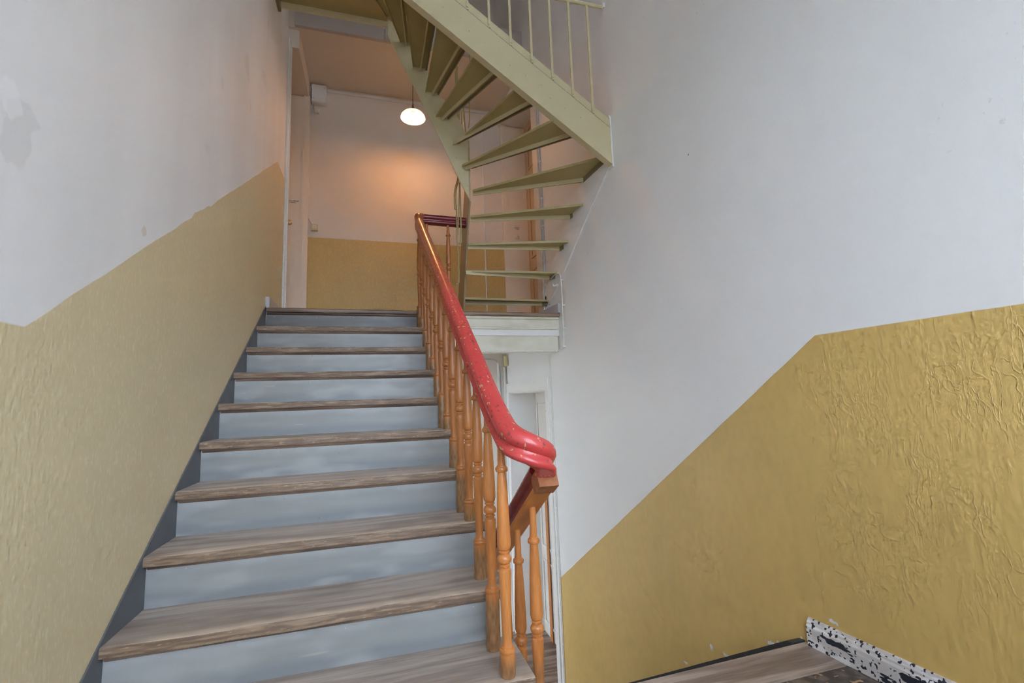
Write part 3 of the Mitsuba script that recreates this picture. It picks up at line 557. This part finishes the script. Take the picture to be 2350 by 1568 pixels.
add('junction_box_001__body', rbox(.140, .190, 3.955, 3.9995, 4.365, 4.425, .004), 'm_plastic')
for i, pts in enumerate([[(.118, 3.985, 4.48), (.125, 3.98, 4.44), (.145, 3.975, 4.41)], [(.135, 3.985, 4.48), (.118, 3.98, 4.43), (.110, 3.985, 4.37)], [(.10, 3.99, 4.69), (.098, 3.985, 4.58), (.108, 3.985, 4.48)]]):
    add('hall_cable', tube(spline(pts, 8), .0045, 6), 'm_dark' if i == 2 else 'm_grey', label=('grey cable looping into the tiny junction box', 'grey cable hanging beside the tiny junction box', 'dark cable down the left side of the big junction box')[i], cat='cable')
add('trim_cable_duct', rbox(.275, 2.38, 3.975, 3.9995, 4.662, 4.690, .004), 'm_white', label='white cable duct along the top of the hall back wall', kind='structure')
add('trim_crack_cover', rbox(2.155, 2.170, 3.990, 3.9995, 1.71, 4.66, .002), 'm_white', label='thin vertical cable cover on the back wall behind the steel treads', kind='structure')

# right wall: conduit, cables, hook, socket
cd = 'wall_conduit'; labels[cd] = {'label': 'thin grey conduit pipe running up the right wall behind the steel treads', 'category': 'pipe'}
py = 2.70
add(cd + '__pipe', tube([(XR(py) - .012, py, 1.90), (XR(py) - .012, py, 3.0), (XR(py) - .012, py, 4.6)], .009, 8), 'm_grey', smooth=50)
for z in (2.05, 2.42, 2.66, 2.95, 3.35, 3.75): add(cd + '__clip', rbox(XR(py) - .024, XR(py) - .001, py - .016, py + .016, z - .008, z + .008, .003), 'm_trim')
add(cd + '__joint', tube([(XR(py) - .012, py, 1.83), (XR(py) - .012, py, 1.93)], .012, 8), 'm_dark', smooth=50)
def wall_pts(q, off=.006): return [(float(XR(y)) - off, y, z) for y, z in q]
cb = 'wall_cable'; labels[cb] = {'label': 'white cable looping down the right wall past the landing edge', 'category': 'cable'}
add(cb + '__cable', tube(spline(wall_pts([(2.70, 2.035), (2.66, 2.03), (2.55, 2.06), (2.42, 2.085), (2.345, 2.06), (2.322, 1.99), (2.318, 1.76), (2.325, 1.55), (2.325, 1.44), (2.345, 1.385), (2.40, 1.36), (2.47, 1.362)], .026), 60), .0045, 6), 'm_trim', smooth=50)
for (y, z) in ((2.325, 2.0), (2.318, 1.76), (2.325, 1.55), (2.345, 1.385), (2.47, 1.362)): add(cb + '__clip', rbox(XR(y) - .032, XR(y) - .001, y - .007, y + .007, z - .006, z + .006, .002), 'm_trim')
add('coat_hook', cat_([rbox(XR(2.42) - .03, XR(2.42) - .0185, 2.405, 2.44, 1.955, 1.985, .003), tube(spline([(XR(2.42) - .028, 2.42, 1.975), (XR(2.42) - .055, 2.42, 1.965), (XR(2.42) - .062, 2.42, 1.985)], 8), .006, 8)]), 'm_trim', label='small white hook on the wall below the steel string', cat='hook')
fc = 'fascia_cable'; labels[fc] = {'label': 'thin white cable along the lower edge of the landing fascia', 'category': 'cable'}
add(fc + '__cable', tube([(1.35, y9 + .036, 1.358), (1.9, y9 + .036, 1.356), (2.45, y9 + .036, 1.358)], .005, 6), 'm_trim')
for x in (1.55, 1.78, 2.05, 2.3, 2.44): add(fc + '__clip', rbox(x - .008, x + .008, y9 + .026, y9 + .042, 1.350, 1.366, .002), 'm_trim')
# lower hall: casing round the deep doorway
def rwp(poly, t0, t1): return prism(poly, t0, t1, lambda a, b, c: (XR(a) - c, a, b))
cas = Polygon([(2.74, -1.71), (2.74, 1.12), (3.965, 1.12), (3.965, -1.71), (3.86, -1.71), (3.86, 1.01), (2.81, 1.01), (2.81, -1.71)])
add('trim_lower_casing', rwp(cas, .0, .022), 'm_trim', label='white casing round the lower hall doorway', kind='structure')
add('trim_lower_jamb', bx(2.36, 2.70, 3.86, 3.90, -1.71, 1.01), 'm_white', label='smooth white far jamb of the lower doorway', kind='structure')
add('trim_wall_bead', rwp(Polygon([(2.70, -1.71), (2.735, -1.71), (2.735, 1.34), (2.70, 1.34)]), .0, .012), 'm_trim', label='narrow white edging strip at the end of the right wall', kind='structure')
wc = 'riser_cable'; labels[wc] = {'label': 'white clipped cable running down the edge of the right wall to the lower hall', 'category': 'cable'}
add(wc + '__cable', tube(spline(wall_pts([(2.69, 1.34), (2.69, .5), (2.69, -.6), (2.69, -1.7)]), 12), .005, 6), 'm_trim')
for z in np.arange(-1.6, 1.3, .30): add(wc + '__clip', rbox(XR(2.69) - .014, XR(2.69) - .0005, 2.683, 2.697, z - .007, z + .007, .003), 'm_trim')
yb_ = 'wall_box'; labels[yb_] = {'label': 'yellowed box high on the lower hall wall under the landing', 'category': 'junction box'}
add(yb_ + '__body', rbox(2.355, 2.384, 3.90, 3.98, 1.335, 1.465, .006), 'm_ivory'); add(yb_ + '__lid', rbox(2.350, 2.356, 3.905, 3.975, 1.34, 1.46, .003), 'm_ivory')
add('wall_box_cable', tube(spline([(1.9, 3.992, 1.43), (2.15, 3.992, 1.43), (2.26, 3.992, 1.41), (2.30, 3.992, 1.36), (2.312, 3.992, 1.2), (2.318, 3.992, .2), (2.33, 3.992, -1.7)], 40), .008, 6), 'm_grey', label='grey cable curving from the landing underside down the lower hall wall', cat='cable')
add('trim_lower_architrave', cat_([bx(2.345, 2.36, 3.96, 3.9995, -1.71, 1.33), bx(2.27, 2.29, 3.975, 3.9995, -1.71, 1.38)]), 'm_white', label='narrow white wooden strips in the lower hall corner', kind='structure')
